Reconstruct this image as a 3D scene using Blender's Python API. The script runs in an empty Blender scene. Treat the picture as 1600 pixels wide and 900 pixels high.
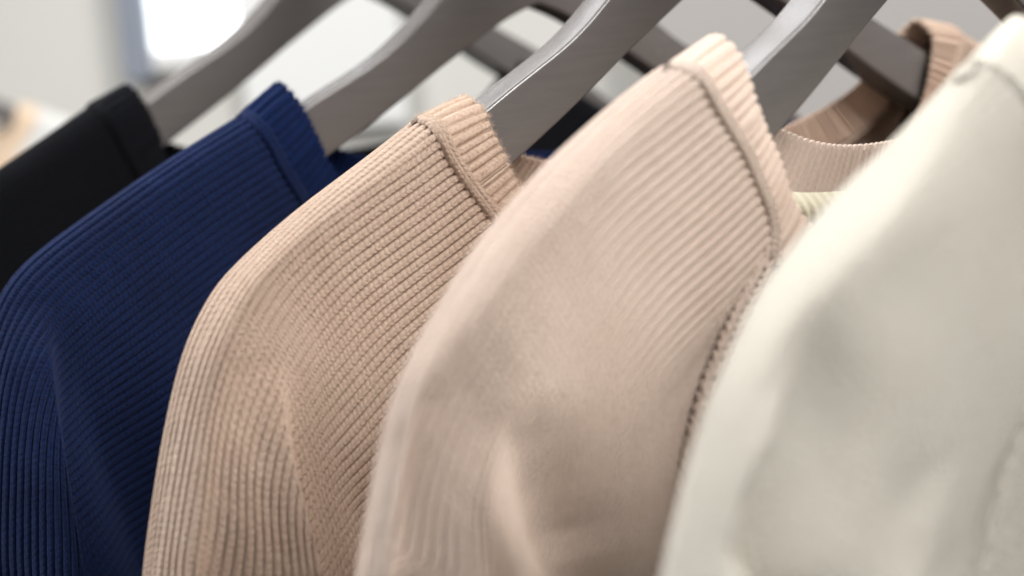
import bpy, bmesh, math, random
import numpy as np
from mathutils import Matrix, Vector

C = bpy.context.scene.collection
S = bpy.context.scene
random.seed(4)
np.random.seed(4)

# ------------------------------------------------------------------ camera, light, exposure
CAM_LOC = (-0.37714, -0.33743, 0.00273)
CAM_ROT = ((0.754216, 0.159516, -0.636956), (-0.650964, 0.054531, -0.757147), (-0.086043, 0.985688, 0.144967),)

cd = bpy.data.cameras.new('camera')
cd.lens = 55.286
cd.sensor_width = 36.0
cd.clip_start = 0.01
cd.clip_end = 60.0
cam = bpy.data.objects.new('camera', cd)
M4 = Matrix(CAM_ROT).to_4x4()
M4.translation = Vector(CAM_LOC)
cam.matrix_world = M4
cd.dof.use_dof = True
cd.dof.focus_distance = 0.425
cd.dof.aperture_fstop = 6.5
C.objects.link(cam)
S.camera = cam

w = bpy.data.worlds.new('World')
S.world = w
w.use_nodes = True
w.node_tree.nodes['Background'].inputs[0].default_value = (0.93, 0.95, 1.0, 1)
w.node_tree.nodes['Background'].inputs[1].default_value = 0.21

def area(name, loc, target, size, energy, col, sy=None):
    l = bpy.data.lights.new(name, 'AREA')
    l.energy = energy
    l.size = size
    if sy:
        l.shape = 'RECTANGLE'
        l.size_y = sy
    l.color = col
    o = bpy.data.objects.new(name, l)
    o.location = loc
    o.rotation_euler = (Vector(target) - Vector(loc)).to_track_quat('-Z', 'Y').to_euler()
    C.objects.link(o)
    return o

area('rim_light', (-0.62, 0.62, 0.55), (-0.12, 0.0, -0.03), 0.5, 19, (1.0, 1.0, 1.0))  # lamp added behind left to brighten sleeve rims and shoulder ridges
area('hanger_highlight_lamp', (0.22, 0.62, 0.95), (-0.08, 0.0, 0), 0.5, 4, (0.97, 0.98, 1.0))  # extra lamp added to put highlights on the hanger tops
area('side_light', (-1.35, -0.3, 0.6), (-0.1, 0.0, -0.05), 0.4, 1.5, (1.0, 0.985, 0.965))
area('front_light', (0.40, -0.92, 1.12), (-0.12, -0.1, -0.05), 0.75, 42, (1.0, 0.985, 0.965))

S.view_settings.view_transform = 'Standard'
S.view_settings.look = 'None'
S.view_settings.exposure = -0.1
S.view_settings.gamma = 1.0
S.render.engine = 'CYCLES'
S.cycles.use_denoising = True
S.cycles.max_bounces = 8

# ------------------------------------------------------------------ helpers
def tag(o, label=None, cat=None, group=None, kind=None):
    if label: o['label'] = label
    if cat: o['category'] = cat
    if group: o['group'] = group
    if kind: o['kind'] = kind
    return o

def empty(name, loc=(0, 0, 0), rz=0.0):
    o = bpy.data.objects.new(name, None)
    o.location = loc
    o.rotation_euler = (0, 0, rz)
    o.empty_display_size = 0.02
    C.objects.link(o)
    return o

def link(name, me, mat, parent=None, smooth=True):
    if mat: me.materials.append(mat)
    if smooth:
        me.polygons.foreach_set('use_smooth', [True] * len(me.polygons))
    o = bpy.data.objects.new(name, me)
    C.objects.link(o)
    if parent: o.parent = parent
    return o

def grid_mesh(name, P, UV=None, close_u=False, close_v=False):
    """P: (nv, nu, 3) array -> quad mesh, UV: (nv, nu, 2)"""
    nv, nu = P.shape[:2]
    idx = np.arange(nv * nu).reshape(nv, nu)
    a = idx if not close_v else np.vstack([idx, idx[:1]])
    if close_u: a = np.hstack([a, a[:, :1]])
    q = np.stack([a[:-1, :-1], a[:-1, 1:], a[1:, 1:], a[1:, :-1]], -1).reshape(-1, 4)
    me = bpy.data.meshes.new(name)
    me.vertices.add(nv * nu)
    me.vertices.foreach_set('co', P.reshape(-1).astype(np.float32))
    me.loops.add(q.size)
    me.loops.foreach_set('vertex_index', q.reshape(-1).astype(np.int32))
    me.polygons.add(len(q))
    me.polygons.foreach_set('loop_start', np.arange(0, q.size, 4, dtype=np.int32))
    if UV is not None:
        u = me.uv_layers.new(name='UVMap')
        U = UV
        if close_u or close_v:
            pass
        u.data.foreach_set('uv', U.reshape(-1, 2)[q.reshape(-1)].reshape(-1).astype(np.float32))
    me.update(calc_edges=True)
    me.validate()
    return me

def spline_matrix(n, t, periodic=False):
    """natural / periodic cubic spline basis: value(t) = B @ ctrl, knots 0..n-1"""
    t = np.asarray(t, float)
    if periodic:
        A = np.zeros((n, n)); R = np.zeros((n, n))
        for i in range(n):
            A[i, (i - 1) % n] += 1; A[i, i] += 4; A[i, (i + 1) % n] += 1
            R[i, (i - 1) % n] += 3 * -1; R[i, (i + 1) % n] += 3
        D = np.linalg.solve(A, R)
        i = np.floor(t).astype(int); s = t - i
        i0 = i % n; i1 = (i + 1) % n
    else:
        A = np.zeros((n, n)); R = np.zeros((n, n))
        for i in range(1, n - 1):
            A[i, i - 1] = 1; A[i, i] = 4; A[i, i + 1] = 1
            R[i, i - 1] = -3; R[i, i + 1] = 3
        A[0, 0] = 2; A[0, 1] = 1; R[0, 0] = -3; R[0, 1] = 3
        A[-1, -1] = 2; A[-1, -2] = 1; R[-1, -2] = -3; R[-1, -1] = 3
        D = np.linalg.solve(A, R)
        i = np.clip(np.floor(t).astype(int), 0, n - 2); s = t - i
        i0 = i; i1 = i + 1
    B = np.zeros((len(t), n))
    r = np.arange(len(t))
    h00 = 2 * s**3 - 3 * s**2 + 1; h10 = s**3 - 2 * s**2 + s
    h01 = -2 * s**3 + 3 * s**2; h11 = s**3 - s**2
    np.add.at(B, (r, i0), h00); np.add.at(B, (r, i1), h01)
    B += h10[:, None] * D[i0] + h11[:, None] * D[i1]
    return B

def nspline(k, t):
    """natural cubic spline basis on uneven knots k"""
    k = np.asarray(k, float); n = len(k); h = np.diff(k)
    A = np.zeros((n, n)); R = np.zeros((n, n))
    A[0, 0] = A[-1, -1] = 1
    for i in range(1, n - 1):
        A[i, i - 1] = h[i - 1]; A[i, i] = 2 * (h[i - 1] + h[i]); A[i, i + 1] = h[i]
        R[i, i - 1] = 6 / h[i - 1]; R[i, i + 1] = 6 / h[i]; R[i, i] = -6 / h[i - 1] - 6 / h[i]
    M2 = np.linalg.solve(A, R)
    i = np.clip(np.searchsorted(k, t, side='right') - 1, 0, n - 2)
    hi = h[i]; a = (k[i + 1] - t) / hi; b = (t - k[i]) / hi
    B = np.zeros((len(t), n)); r = np.arange(len(t))
    np.add.at(B, (r, i), a); np.add.at(B, (r, i + 1), b)
    B += ((a**3 - a) * hi**2 / 6)[:, None] * M2[i] + ((b**3 - b) * hi**2 / 6)[:, None] * M2[i + 1]
    return B

def normals(P):
    du = np.gradient(P, axis=1); dv = np.gradient(P, axis=0)
    n = np.cross(du, dv)
    return n / (np.linalg.norm(n, axis=-1, keepdims=True) + 1e-12)

def smooth_noise(shape, cells, seed):
    rng = np.random.default_rng(seed)
    c = rng.normal(size=(cells[0] + 1, cells[1] + 1))
    Bv = spline_matrix(cells[0] + 1, np.linspace(0, cells[0], shape[0]))
    Bu = spline_matrix(cells[1] + 1, np.linspace(0, cells[1], shape[1]))
    return Bv @ c @ Bu.T

# ------------------------------------------------------------------ materials
class NT:
    def __init__(self, name):
        self.m = bpy.data.materials.new(name)
        self.m.use_nodes = True
        self.t = self.m.node_tree
        self.b = self.t.nodes['Principled BSDF']
    def n(self, typ, **kw):
        x = self.t.nodes.new(typ)
        for k, v in kw.items(): setattr(x, k, v)
        return x
    def l(self, a, b): self.t.links.new(a, b)
    def math(self, op, a, b=None, c=None):
        x = self.n('ShaderNodeMath', operation=op)
        for i, v in enumerate((a, b, c)):
            if v is None: continue
            if isinstance(v, (int, float)): x.inputs[i].default_value = v
            else: self.l(v, x.inputs[i])
        return x.outputs[0]

def srgb(r, g, b):
    f = lambda c: (c / 255 / 12.92) if c / 255 <= .04045 else ((c / 255 + .055) / 1.055) ** 2.4
    return (f(r), f(g), f(b), 1)

def knit(name, col, col2, sheen=0.35, stitch=1.0, depth=0.0006, rib_axis=True):
    """ribbed knit: u runs along the wale in stitches, v counts wales"""
    k = NT(name)
    uv = k.n('ShaderNodeUVMap')
    sep = k.n('ShaderNodeSeparateXYZ')
    nz0 = k.n('ShaderNodeTexNoise'); nz0.inputs['Scale'].default_value = 420; nz0.inputs['Detail'].default_value = 2
    tc = k.n('ShaderNodeTexCoord')
    k.l(tc.outputs['Object'], nz0.inputs['Vector'])
    k.l(uv.outputs[0], sep.inputs[0])
    wn = k.n('ShaderNodeTexWhiteNoise', noise_dimensions='1D')
    k.l(k.math('FLOOR', sep.outputs[1]), wn.inputs['W'])
    wob = k.math('MULTIPLY', k.math('SUBTRACT', nz0.outputs[0], 0.5), 1.1)
    u = k.math('ADD', k.math('ADD', sep.outputs[0], wob), wn.outputs[0])
    v = sep.outputs[1]
    s = k.math('ABSOLUTE', k.math('SUBTRACT', k.math('MULTIPLY', k.math('FRACT', v), 2.0), 1.0))   # 0 centre, 1 groove
    ph = k.math('FRACT', k.math('ADD', u, k.math('MULTIPLY', s, 0.55)))
    st = k.math('POWER', k.math('SINE', k.math('MULTIPLY', ph, math.pi)), 0.6)
    edge = k.math('POWER', s, 4.0)
    mid = k.math('POWER', k.math('SUBTRACT', 1.0, s), 6.0)
    hgt = k.math('SUBTRACT', k.math('MULTIPLY', st, 0.58), k.math('ADD', k.math('MULTIPLY', edge, 0.35), k.math('MULTIPLY', mid, 0.25)))
    fz = k.n('ShaderNodeTexNoise'); fz.inputs['Scale'].default_value = 4200; fz.inputs['Detail'].default_value = 3
    k.l(tc.outputs['Object'], fz.inputs['Vector'])
    hgt = k.math('ADD', hgt, k.math('MULTIPLY', fz.outputs[0], 1.1))
    bp = k.n('ShaderNodeBump'); bp.inputs['Strength'].default_value = stitch; bp.inputs['Distance'].default_value = depth
    k.l(hgt, bp.inputs['Height'])
    k.l(bp.outputs[0], k.b.inputs['Normal'])
    mx = k.n('ShaderNodeMix', data_type='RGBA')
    mx.inputs[6].default_value = col
    mx.inputs[7].default_value = col2
    n2 = k.n('ShaderNodeTexNoise'); n2.inputs['Scale'].default_value = 900; n2.inputs['Detail'].default_value = 4
    k.l(tc.outputs['Object'], n2.inputs['Vector'])
    n3 = k.n('ShaderNodeTexNoise'); n3.inputs['Scale'].default_value = 40; n3.inputs['Detail'].default_value = 2
    k.l(tc.outputs['Object'], n3.inputs['Vector'])
    f = k.math('MULTIPLY', k.math('SUBTRACT', k.math('ADD', k.math('MULTIPLY', n2.outputs[0], 0.8), k.math('MULTIPLY', n3.outputs[0], 0.5)), 0.42), 2.2)
    cl = k.n('ShaderNodeClamp'); k.l(f, cl.inputs[0])
    k.l(cl.outputs[0], mx.inputs[0])
    k.l(mx.outputs[2], k.b.inputs['Base Color'])
    k.b.inputs['Roughness'].default_value = 0.95
    k.b.inputs['Specular IOR Level'].default_value = 0.15
    k.b.inputs['Sheen Weight'].default_value = sheen
    k.b.inputs['Sheen Roughness'].default_value = 0.45
    k.b.inputs['Sheen Tint'].default_value = tuple(min(1, c * 0.5 + 0.45) for c in col[:3]) + (1,)
    return k.m

def plain(name, col, rough=0.6, metal=0.0, noise=0.06, scale=8, spec=0.5):
    k = NT(name)
    tc = k.n('ShaderNodeTexCoord')
    nz = k.n('ShaderNodeTexNoise'); nz.inputs['Scale'].default_value = scale; nz.inputs['Detail'].default_value = 5
    k.l(tc.outputs['Object'], nz.inputs['Vector'])
    mx = k.n('ShaderNodeMix', data_type='RGBA')
    mx.inputs[6].default_value = tuple(c * (1 - noise) for c in col[:3]) + (1,)
    mx.inputs[7].default_value = tuple(min(1, c * (1 + noise)) for c in col[:3]) + (1,)
    k.l(nz.outputs[0], mx.inputs[0])
    k.l(mx.outputs[2], k.b.inputs['Base Color'])
    k.b.inputs['Roughness'].default_value = rough
    k.b.inputs['Metallic'].default_value = metal
    k.b.inputs['Specular IOR Level'].default_value = spec
    return k

KM = {
 'black': knit('black_knit', srgb(7, 8, 14), srgb(12, 13, 20), 0.02),
 'navy': knit('navy_knit', srgb(9, 24, 60), srgb(15, 36, 80), 0.10),
 'tan': knit('tan_knit', srgb(198, 171, 152), srgb(214, 191, 172), 0.12),
 'pale': knit('pale_knit', srgb(220, 197, 181), srgb(232, 212, 197), 0.12),
 'white': knit('white_knit', srgb(240, 238, 232), srgb(246, 244, 240), 0.2),
 'cream': knit('cream_knit', srgb(222, 214, 199), srgb(230, 224, 211), 0.1),
}
KC = {k: knit(k + '_rib', tuple(c * (1 if k == 'cream' else .92) for c in a[:3]) + (1,), tuple(c * (1 if k == 'cream' else .92) for c in b[:3]) + (1,), 0.06, 0.35 if k == 'pale' else 0.6, 0.0004) for k, a, b in (  # same yarn, collar colour darkened in place of shade in the ribs
 ('black', srgb(7, 8, 14), srgb(12, 13, 20)), ('navy', srgb(9, 24, 60), srgb(15, 36, 80)), ('tan', srgb(198, 171, 152), srgb(214, 191, 172)),
 ('pale', srgb(220, 197, 181), srgb(232, 212, 197)), ('cream', srgb(222, 214, 199), srgb(230, 224, 211)))}
def hanger_material():
    k = NT('taupe_satin')
    tc = k.n('ShaderNodeTexCoord')
    mp = k.n('ShaderNodeMapping'); mp.inputs['Scale'].default_value = (14, 160, 160)
    k.l(tc.outputs['Object'], mp.inputs['Vector'])
    gr = k.n('ShaderNodeTexNoise'); gr.inputs['Scale'].default_value = 3.0; gr.inputs['Detail'].default_value = 6
    k.l(mp.outputs[0], gr.inputs['Vector'])
    mx = k.n('ShaderNodeMix', data_type='RGBA')
    mx.inputs[6].default_value = srgb(93, 88, 86); mx.inputs[7].default_value = srgb(106, 101, 98)
    k.l(gr.outputs[0], mx.inputs[0]); k.l(mx.outputs[2], k.b.inputs['Base Color'])
    sp = k.n('ShaderNodeTexNoise'); sp.inputs['Scale'].default_value = 1100; sp.inputs['Detail'].default_value = 3
    k.l(tc.outputs['Object'], sp.inputs['Vector'])
    lo = k.n('ShaderNodeTexNoise'); lo.inputs['Scale'].default_value = 60; lo.inputs['Detail'].default_value = 3
    k.l(tc.outputs['Object'], lo.inputs['Vector'])
    h = k.math('ADD', k.math('MULTIPLY', sp.outputs[0], 0.6), k.math('ADD', k.math('MULTIPLY', gr.outputs[0], 0.2), k.math('MULTIPLY', lo.outputs[0], 2.0)))
    bp = k.n('ShaderNodeBump'); bp.inputs['Strength'].default_value = 0.5; bp.inputs['Distance'].default_value = 0.00018
    k.l(h, bp.inputs['Height']); k.l(bp.outputs[0], k.b.inputs['Normal'])
    k.l(k.math('ADD', k.math('MULTIPLY', lo.outputs[0], 0.22), 0.12), k.b.inputs['Roughness'])
    k.b.inputs['Specular IOR Level'].default_value = 0.6
    return k.m
HM = hanger_material()
CHROME = plain('brushed_steel', (0.6, 0.6, 0.6, 1), 0.25, 1.0, 0.03).m

GARMENTS = {
 'tan': dict(y=0, rot=-0.0007, tilt=0.05,
  rows=[[[-121.6,0,-12.2],[-140.6,-0,-21.7],[-158.7,0,-31],[-173.3,0,-40],[-184.7,0,-49],[-192.8,-0,-59.2],[-199.7,0,-72.9],[-206.4,0,-92],[-212.5,-0,-112.7],[-223.9,-0,-221.3],[-226.5,-0,-330]],
   [[-120.8,-9,-20.1],[-142.3,-9.5,-29.8],[-162.4,-10,-38.8],[-176.2,-10.5,-47.1],[-185.6,-11,-56.5],[-192.4,-11.5,-68.4],[-198.1,-11.5,-82.8],[-203.1,-11.5,-97.3],[-208.2,-11.5,-114.8],[-219.2,-10.4,-222.4],[-222,-9.2,-330]],
   [[-114.4,-9,-30.2],[-136.5,-9.5,-41.2],[-154.3,-10,-51.5],[-166.8,-10.5,-62.3],[-176.5,-11,-74.9],[-182.9,-11.5,-89.6],[-187.7,-11.5,-101.3],[-191.5,-11.5,-111.5],[-196.1,-11.5,-124.8],[-208.1,-10.4,-227.4],[-210.1,-9.2,-330]],
   [[-106.6,-9,-40.7],[-127.4,-9.5,-54.1],[-146.2,-10,-67.8],[-161.1,-10.5,-81.5],[-171.8,-11,-94.7],[-176.6,-11.5,-105.8],[-180.3,-11.5,-116.3],[-183.4,-11.5,-125.3],[-186.9,-11.5,-135.8],[-198.9,-10.4,-232.9],[-200.9,-9.2,-330]],
   [[-96.5,-9,-53.7],[-115.8,-9.5,-67.4],[-135.5,-10,-82.7],[-152.6,-10.5,-98.6],[-167.7,-11,-116.6],[-171.9,-11.5,-125.4],[-174.8,-11.5,-133],[-177.3,-11.5,-140.6],[-180.2,-11.5,-149.8],[-192.1,-10.4,-239.9],[-194.2,-9.2,-330]],
   [[-91.7,-9,-74.4],[-109,-9.5,-87.4],[-125.7,-10,-100.6],[-142.3,-10.5,-116.7],[-160.1,-11,-139.3],[-164.6,-11.5,-146.4],[-167.8,-11.5,-153.1],[-170.7,-11.5,-159.9],[-173.6,-11.5,-167.5],[-185.6,-10.4,-248.8],[-187.6,-9.2,-330]],
   [[-95.3,-9,-95.8],[-109.1,-9.5,-109.1],[-123.8,-10,-123.5],[-137.2,-10.5,-137.6],[-150.8,-11,-156.4],[-155.8,-11.5,-163.4],[-159.6,-11.5,-169.1],[-162.4,-11.5,-175.2],[-165.4,-11.5,-182.9],[-177.4,-10.4,-256.4],[-179.4,-9.2,-330]],
   [[-102.8,-9,-120],[-114.1,-9.5,-131.7],[-125.2,-10,-144.9],[-135,-10.5,-156.3],[-145,-11,-170.9],[-150.2,-11.5,-177.9],[-154,-11.5,-183.7],[-156.9,-11.5,-189.8],[-159.9,-11.5,-197.6],[-171.9,-10.4,-263.8],[-173.9,-9.2,-330]],
   [[-110.4,-9,-144.1],[-119,-9.5,-154.3],[-126.6,-10,-166.3],[-132.8,-10.5,-175],[-139.3,-11,-185.4],[-144.5,-11.5,-192.5],[-148.4,-11.5,-198.2],[-151.4,-11.5,-204.4],[-154.4,-11.5,-212.2],[-166.4,-10.4,-271.1],[-168.4,-9.2,-330]],
   [[-117.9,-9,-168.3],[-123.9,-9.5,-176.9],[-128,-10,-187.8],[-130.6,-10.5,-193.7],[-133.5,-11,-199.9],[-138.8,-11.5,-207],[-142.9,-11.5,-212.8],[-145.8,-11.5,-219],[-149,-11.5,-226.9],[-161,-10.4,-278.4],[-163,-9.2,-330]]],
  folds=[[[[-179.1,-64.8,0],[-181.3,-79.4,8],[-182.7,-90.9,15],[-183.7,-102.3,21],[-184.5,-113.8,26],[-183.3,-126.1,29],[-183.3,-330,17.4]],12,3.5],[[[-184.9,-62.1,0],[-186.3,-74.7,-3],[-187.1,-87.6,-6],[-188.1,-102.2,-8],[-189.4,-121.7,-9],[-189.4,-330,-5.4]],6,9],[[[-197.1,-70.6,0],[-201.9,-84.7,3],[-206.3,-98.9,5],[-210.5,-112.9,7],[-210.5,-330,4.2]],7,4],[[[-161.7,-89.6,0],[-157.2,-106.2,-3],[-151.5,-121.9,-6],[-147.7,-133.8,-8],[-147.7,-330,-4.8]],7,14]],
  rim=[[-103.7,-0,-7.3],[-103.2,-5,-10.2],[-102.9,-8,-15.8],[-99,-9,-24.1],[-93.1,-9.5,-34.5],[-68,-12,-58],[-38,-14,-71],[0,-15,-76]],
  rimback=[[-96,5,-14],[-77.8,8,-26],[-42,8,-32],[0,8,-33]],
  seam=[[-121.6,0,-12.2],[-120.9,-5,-14],[-118.5,-8,-21.6],[-113,-9,-32],[-106.5,-9.5,-41.9],[-98.4,-10,-56],[-62,-13,-78],[0,-15,-92]],
  seamback=[[-110,6,-24],[-85,8,-40],[-45,9,-46],[0,9,-47]],
 ),
 'pale': dict(y=-0.08, rot=0.0802, tilt=0.02,
  rows=[[[-117.2,0,-2.6],[-136.3,0,-10.7],[-154.9,0,-20.2],[-172.3,0,-30.8],[-186.3,0,-41.7],[-196.7,0,-51.3],[-204.6,0,-62.3],[-210.6,0,-77.3],[-216.7,0,-94.5],[-228.7,0,-212.3],[-230.7,0,-330]],
   [[-115.6,-9,-9.6],[-137.8,-9.5,-19.1],[-157.9,-10,-29.3],[-173.2,-8.8,-39.6],[-185.4,-7.3,-50.4],[-193.6,-5.5,-60.4],[-201.1,-5.5,-71.4],[-206.7,-5.5,-83.9],[-211.3,-5.5,-96.5],[-223.3,-5,-213.2],[-225.3,-4.4,-330]],
   [[-106.2,-9,-21.3],[-130.1,-9.5,-32.2],[-151.5,-10,-42.2],[-168.8,-10,-52],[-181.8,-9.7,-61.3],[-191,-9,-70.9],[-198.1,-9,-80.6],[-202.5,-9,-89.6],[-205.6,-9,-98.9],[-217.6,-8.1,-214.4],[-219.6,-7.2,-330]],
   [[-97.7,-9,-34.8],[-121.9,-9.5,-46.1],[-143.7,-10,-56],[-162.1,-10.5,-65.4],[-177.8,-11,-73.8],[-191.8,-11.5,-80],[-196.1,-11.5,-86.6],[-198.3,-11.5,-93.6],[-200.7,-11.5,-101.2],[-212.3,-10.4,-215.6],[-214.7,-9.2,-330]],
   [[-95.4,-9,-48.7],[-120,-9.5,-60.3],[-142.5,-10,-69.8],[-160.7,-10.5,-78.6],[-175,-11,-85.8],[-186.5,-11.5,-92.5],[-191.3,-11.5,-98.3],[-193.6,-11.5,-103.5],[-195.6,-11.5,-109.4],[-207.6,-10.4,-219.7],[-209.6,-9.2,-330]],
   [[-111.9,-9,-62.5],[-131.8,-9.5,-72.6],[-148.7,-10,-81.1],[-162.6,-10.5,-89.8],[-174.1,-11,-97.5],[-182.7,-11.5,-105.6],[-188.5,-11.5,-111.8],[-191.4,-11.5,-117.5],[-193.7,-11.5,-123.3],[-205.7,-10.4,-226.6],[-207.7,-9.2,-330]],
   [[-124.2,-9,-76.4],[-138.9,-9.5,-86.1],[-152.5,-10,-95.4],[-163.6,-10.5,-103.5],[-172.3,-11,-111.8],[-178.6,-11.5,-119.2],[-184,-11.5,-125.5],[-187.8,-11.5,-130.9],[-190.6,-11.5,-135.2],[-202.6,-10.4,-232.6],[-204.6,-9.2,-330]],
   [[-133.5,-9,-93.4],[-145.3,-9.5,-103.2],[-154.8,-10,-111.8],[-162.4,-10.5,-119.3],[-168.2,-11,-127.1],[-173.5,-11.5,-133.5],[-179,-11.5,-139.8],[-182.2,-11.5,-144.1],[-184.7,-11.5,-148.6],[-196.7,-10.4,-239.3],[-198.7,-9.2,-330]],
   [[-142.8,-9,-110.3],[-151.7,-9.5,-120.4],[-157.2,-10,-128.3],[-161.2,-10.5,-135.2],[-164,-11,-142.5],[-168.4,-11.5,-147.8],[-174,-11.5,-154.1],[-176.6,-11.5,-157.3],[-178.8,-11.5,-162],[-190.8,-10.4,-246],[-192.8,-9.2,-330]],
   [[-152.1,-9,-127.3],[-158,-9.5,-137.5],[-159.5,-10,-144.7],[-160,-10.5,-151],[-159.8,-11,-157.9],[-163.2,-11.5,-162.2],[-169,-11.5,-168.4],[-171,-11.5,-170.5],[-172.8,-11.5,-175.4],[-184.8,-10.4,-252.7],[-186.8,-9.2,-330]]],
  folds=[[[[-201.2,-38.7,0],[-205.7,-46,8],[-212.2,-53.4,17],[-218.5,-62.7,25],[-222.1,-73.5,30],[-223.3,-82.9,32],[-224.6,-91.2,34],[-224.6,-330,20.4]],11,4],[[[-204.1,-41.9,0],[-204.7,-51.7,-4],[-205,-61.6,-6.5],[-206.9,-73.7,-7],[-208.7,-83.3,-7.5],[-211,-95.3,-8],[-211,-330,-4.8]],5,9],[[[-186.3,-62.8,0],[-182.2,-73.1,-4.5],[-178.7,-84.9,-8],[-175.3,-95.6,-10],[-173.4,-102.9,-9],[-169.9,-112.5,-10],[-169.9,-330,-6]],8,15]],
  rim=[[-99.3,0,3.2],[-99.9,-6,-0.4],[-98.6,-9,-8],[-94.8,-10,-18],[-89.3,-10,-26.8],[-81.6,-11,-40.7],[-50,-13,-63],[0,-15,-75]],
  rimback=[[-90,5,-8],[-66.2,8,-20],[-38.6,8,-27.6],[0,8,-29]],
  seam=[[-117.2,0,-2.6],[-116.3,-6,-4.9],[-112.4,-9,-12.5],[-107.6,-10,-21.6],[-100.5,-10.5,-33.7],[-93.7,-11,-47.7],[-60,-13,-74],[0,-15,-90]],
  seamback=[[-106,6,-17],[-78,9,-35],[-45.8,9,-41.5],[0,9,-43.5]],
 ),
 'navy': dict(y=0.0885, rot=-0.076, tilt=-0.075,
  rows=[[[-117.3,-0,-8.1],[-134.7,-0,-15.6],[-154.9,0,-25],[-174.4,0,-34.8],[-189.1,0,-43],[-198.8,-0,-51.6],[-206.1,0,-64.4],[-212.7,-0,-85.8],[-221.7,0,-131.4],[-229.4,0,-230.7],[-231.3,0,-330]],
   [[-112.1,-9,-19.8],[-130.1,-9.5,-28.8],[-149.6,-10,-38.5],[-167.3,-10.5,-47.6],[-182.4,-11,-55.9],[-192.7,-11.5,-64.8],[-199.4,-11.5,-78.6],[-203.3,-11.5,-99.4],[-206.7,-11.5,-132.9],[-210.7,-10.4,-231.5],[-211.6,-9.2,-330]],
   [[-106.7,-9,-31.5],[-124,-9.5,-41.9],[-143.6,-10,-52.3],[-161,-10.5,-61.3],[-177.3,-11,-69.5],[-190.2,-11.5,-80.4],[-194.2,-11.5,-95.7],[-196,-11.5,-112.6],[-198,-11.5,-139.2],[-200.9,-10.4,-234.6],[-201.7,-9.2,-330]],
   [[-100,-9,-43.7],[-117.8,-9.5,-55.5],[-136.3,-10,-67.8],[-154.6,-10.5,-80.5],[-172.8,-11,-92.6],[-190.3,-11.5,-110.1],[-192.9,-11.5,-123],[-194.5,-11.5,-136.2],[-195.6,-11.5,-147.7],[-199.5,-10.4,-238.8],[-200.5,-9.2,-330]],
   [[-95.5,-9,-55.7],[-111.6,-9.5,-69.9],[-128.3,-10,-83.8],[-145.6,-10.5,-97.3],[-163.5,-11,-111.4],[-180.6,-11.5,-127.1],[-189.5,-11.5,-143.5],[-192.2,-11.5,-154.6],[-194.1,-11.5,-166],[-200.6,-10.4,-248],[-202.3,-9.2,-330]],
   [[-94,-9,-72.8],[-107.5,-9.5,-88.4],[-121.5,-10,-102.3],[-138.3,-10.5,-117.3],[-154.5,-11,-131.8],[-170.2,-11.5,-145.9],[-181,-11.5,-157.9],[-186.3,-11.5,-170.4],[-189.1,-11.5,-181.6],[-199,-10.4,-255.8],[-201.5,-9.2,-330]],
   [[-97.6,-9,-93.5],[-109.3,-9.5,-109.2],[-120.6,-10,-123.5],[-134.2,-10.5,-139.1],[-147.5,-11,-154.3],[-159.1,-11.5,-166.5],[-168,-11.5,-178.2],[-173.6,-11.5,-188.8],[-176.9,-11.5,-198.1],[-188.9,-10.4,-264],[-190.9,-9.2,-330]],
   [[-101.2,-9,-114.1],[-111.1,-9.5,-130],[-119.8,-10,-144.7],[-130.2,-10.5,-160.9],[-140.6,-11,-176.8],[-147.9,-11.5,-187.1],[-155,-11.5,-198.5],[-160.9,-11.5,-207.2],[-164.6,-11.5,-214.5],[-178.7,-10.4,-272.3],[-180.2,-9.2,-330]],
   [[-104.9,-9,-134.7],[-112.8,-9.5,-150.8],[-118.9,-10,-166],[-126.2,-10.5,-182.7],[-133.6,-11,-199.3],[-136.8,-11.5,-207.7],[-142.1,-11.5,-218.8],[-148.2,-11.5,-225.6],[-152.3,-11.5,-231],[-168.6,-10.4,-280.5],[-169.6,-9.2,-330]]],
  folds=[[[[-192.7,-54.6,0],[-194.3,-70.3,9],[-196.3,-87.6,16],[-197.7,-105,22],[-198.9,-129.5,28],[-198.8,-140.5,29],[-198.8,-330,17.4]],16,3.5],[[[-183.6,-57.9,0],[-181.5,-77.6,-3],[-177.4,-98.1,-6],[-171.7,-123.7,-9],[-167.6,-145.4,-11],[-167.6,-330,-6.6]],8,22]],
  rim=[[-102.1,0,0.8],[-100,-5,-3.6],[-97.4,-8,-11.1],[-93.8,-9,-20.7],[-89.3,-9.5,-30.5],[-68,-12,-56],[-38,-14,-68],[0,-15,-73]],
  rimback=[[-95,5,-10],[-75,8,-24],[-40,8,-31],[0,8,-32]],
  seam=[[-117.3,-0,-8.1],[-114.5,-5,-10.4],[-110.9,-8,-19.9],[-106.6,-9,-30.9],[-100.9,-9.5,-42.5],[-96,-10,-54.6],[-60,-13,-76],[0,-15,-90]],
  seamback=[[-108,6,-20],[-84,8,-38],[-45,9,-45],[0,9,-46]],
 ),
 'black': dict(y=0.211, rot=0.0607, tilt=0,
  rows=[[[-116,0,-1.6],[-129.9,-0,-8.5],[-148.6,0,-17.7],[-169.2,0,-28.1],[-185.8,-0,-40.3],[-197,0,-56.2],[-204.1,-0,-74.6],[-209.9,0,-95.3],[-215.8,0,-120.4],[-224.8,0,-225.2],[-227.1,0,-330]],
   [[-111.1,-9,-14.1],[-129.8,-9.5,-24.9],[-148.8,-10,-34.5],[-167.2,-10.5,-44.5],[-183.2,-11,-55.1],[-194.4,-11.5,-69.1],[-201.7,-11.5,-85.1],[-207.2,-11.5,-103.5],[-212.4,-11.5,-124.1],[-222.1,-10.4,-227],[-224.6,-9.2,-330]],
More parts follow.
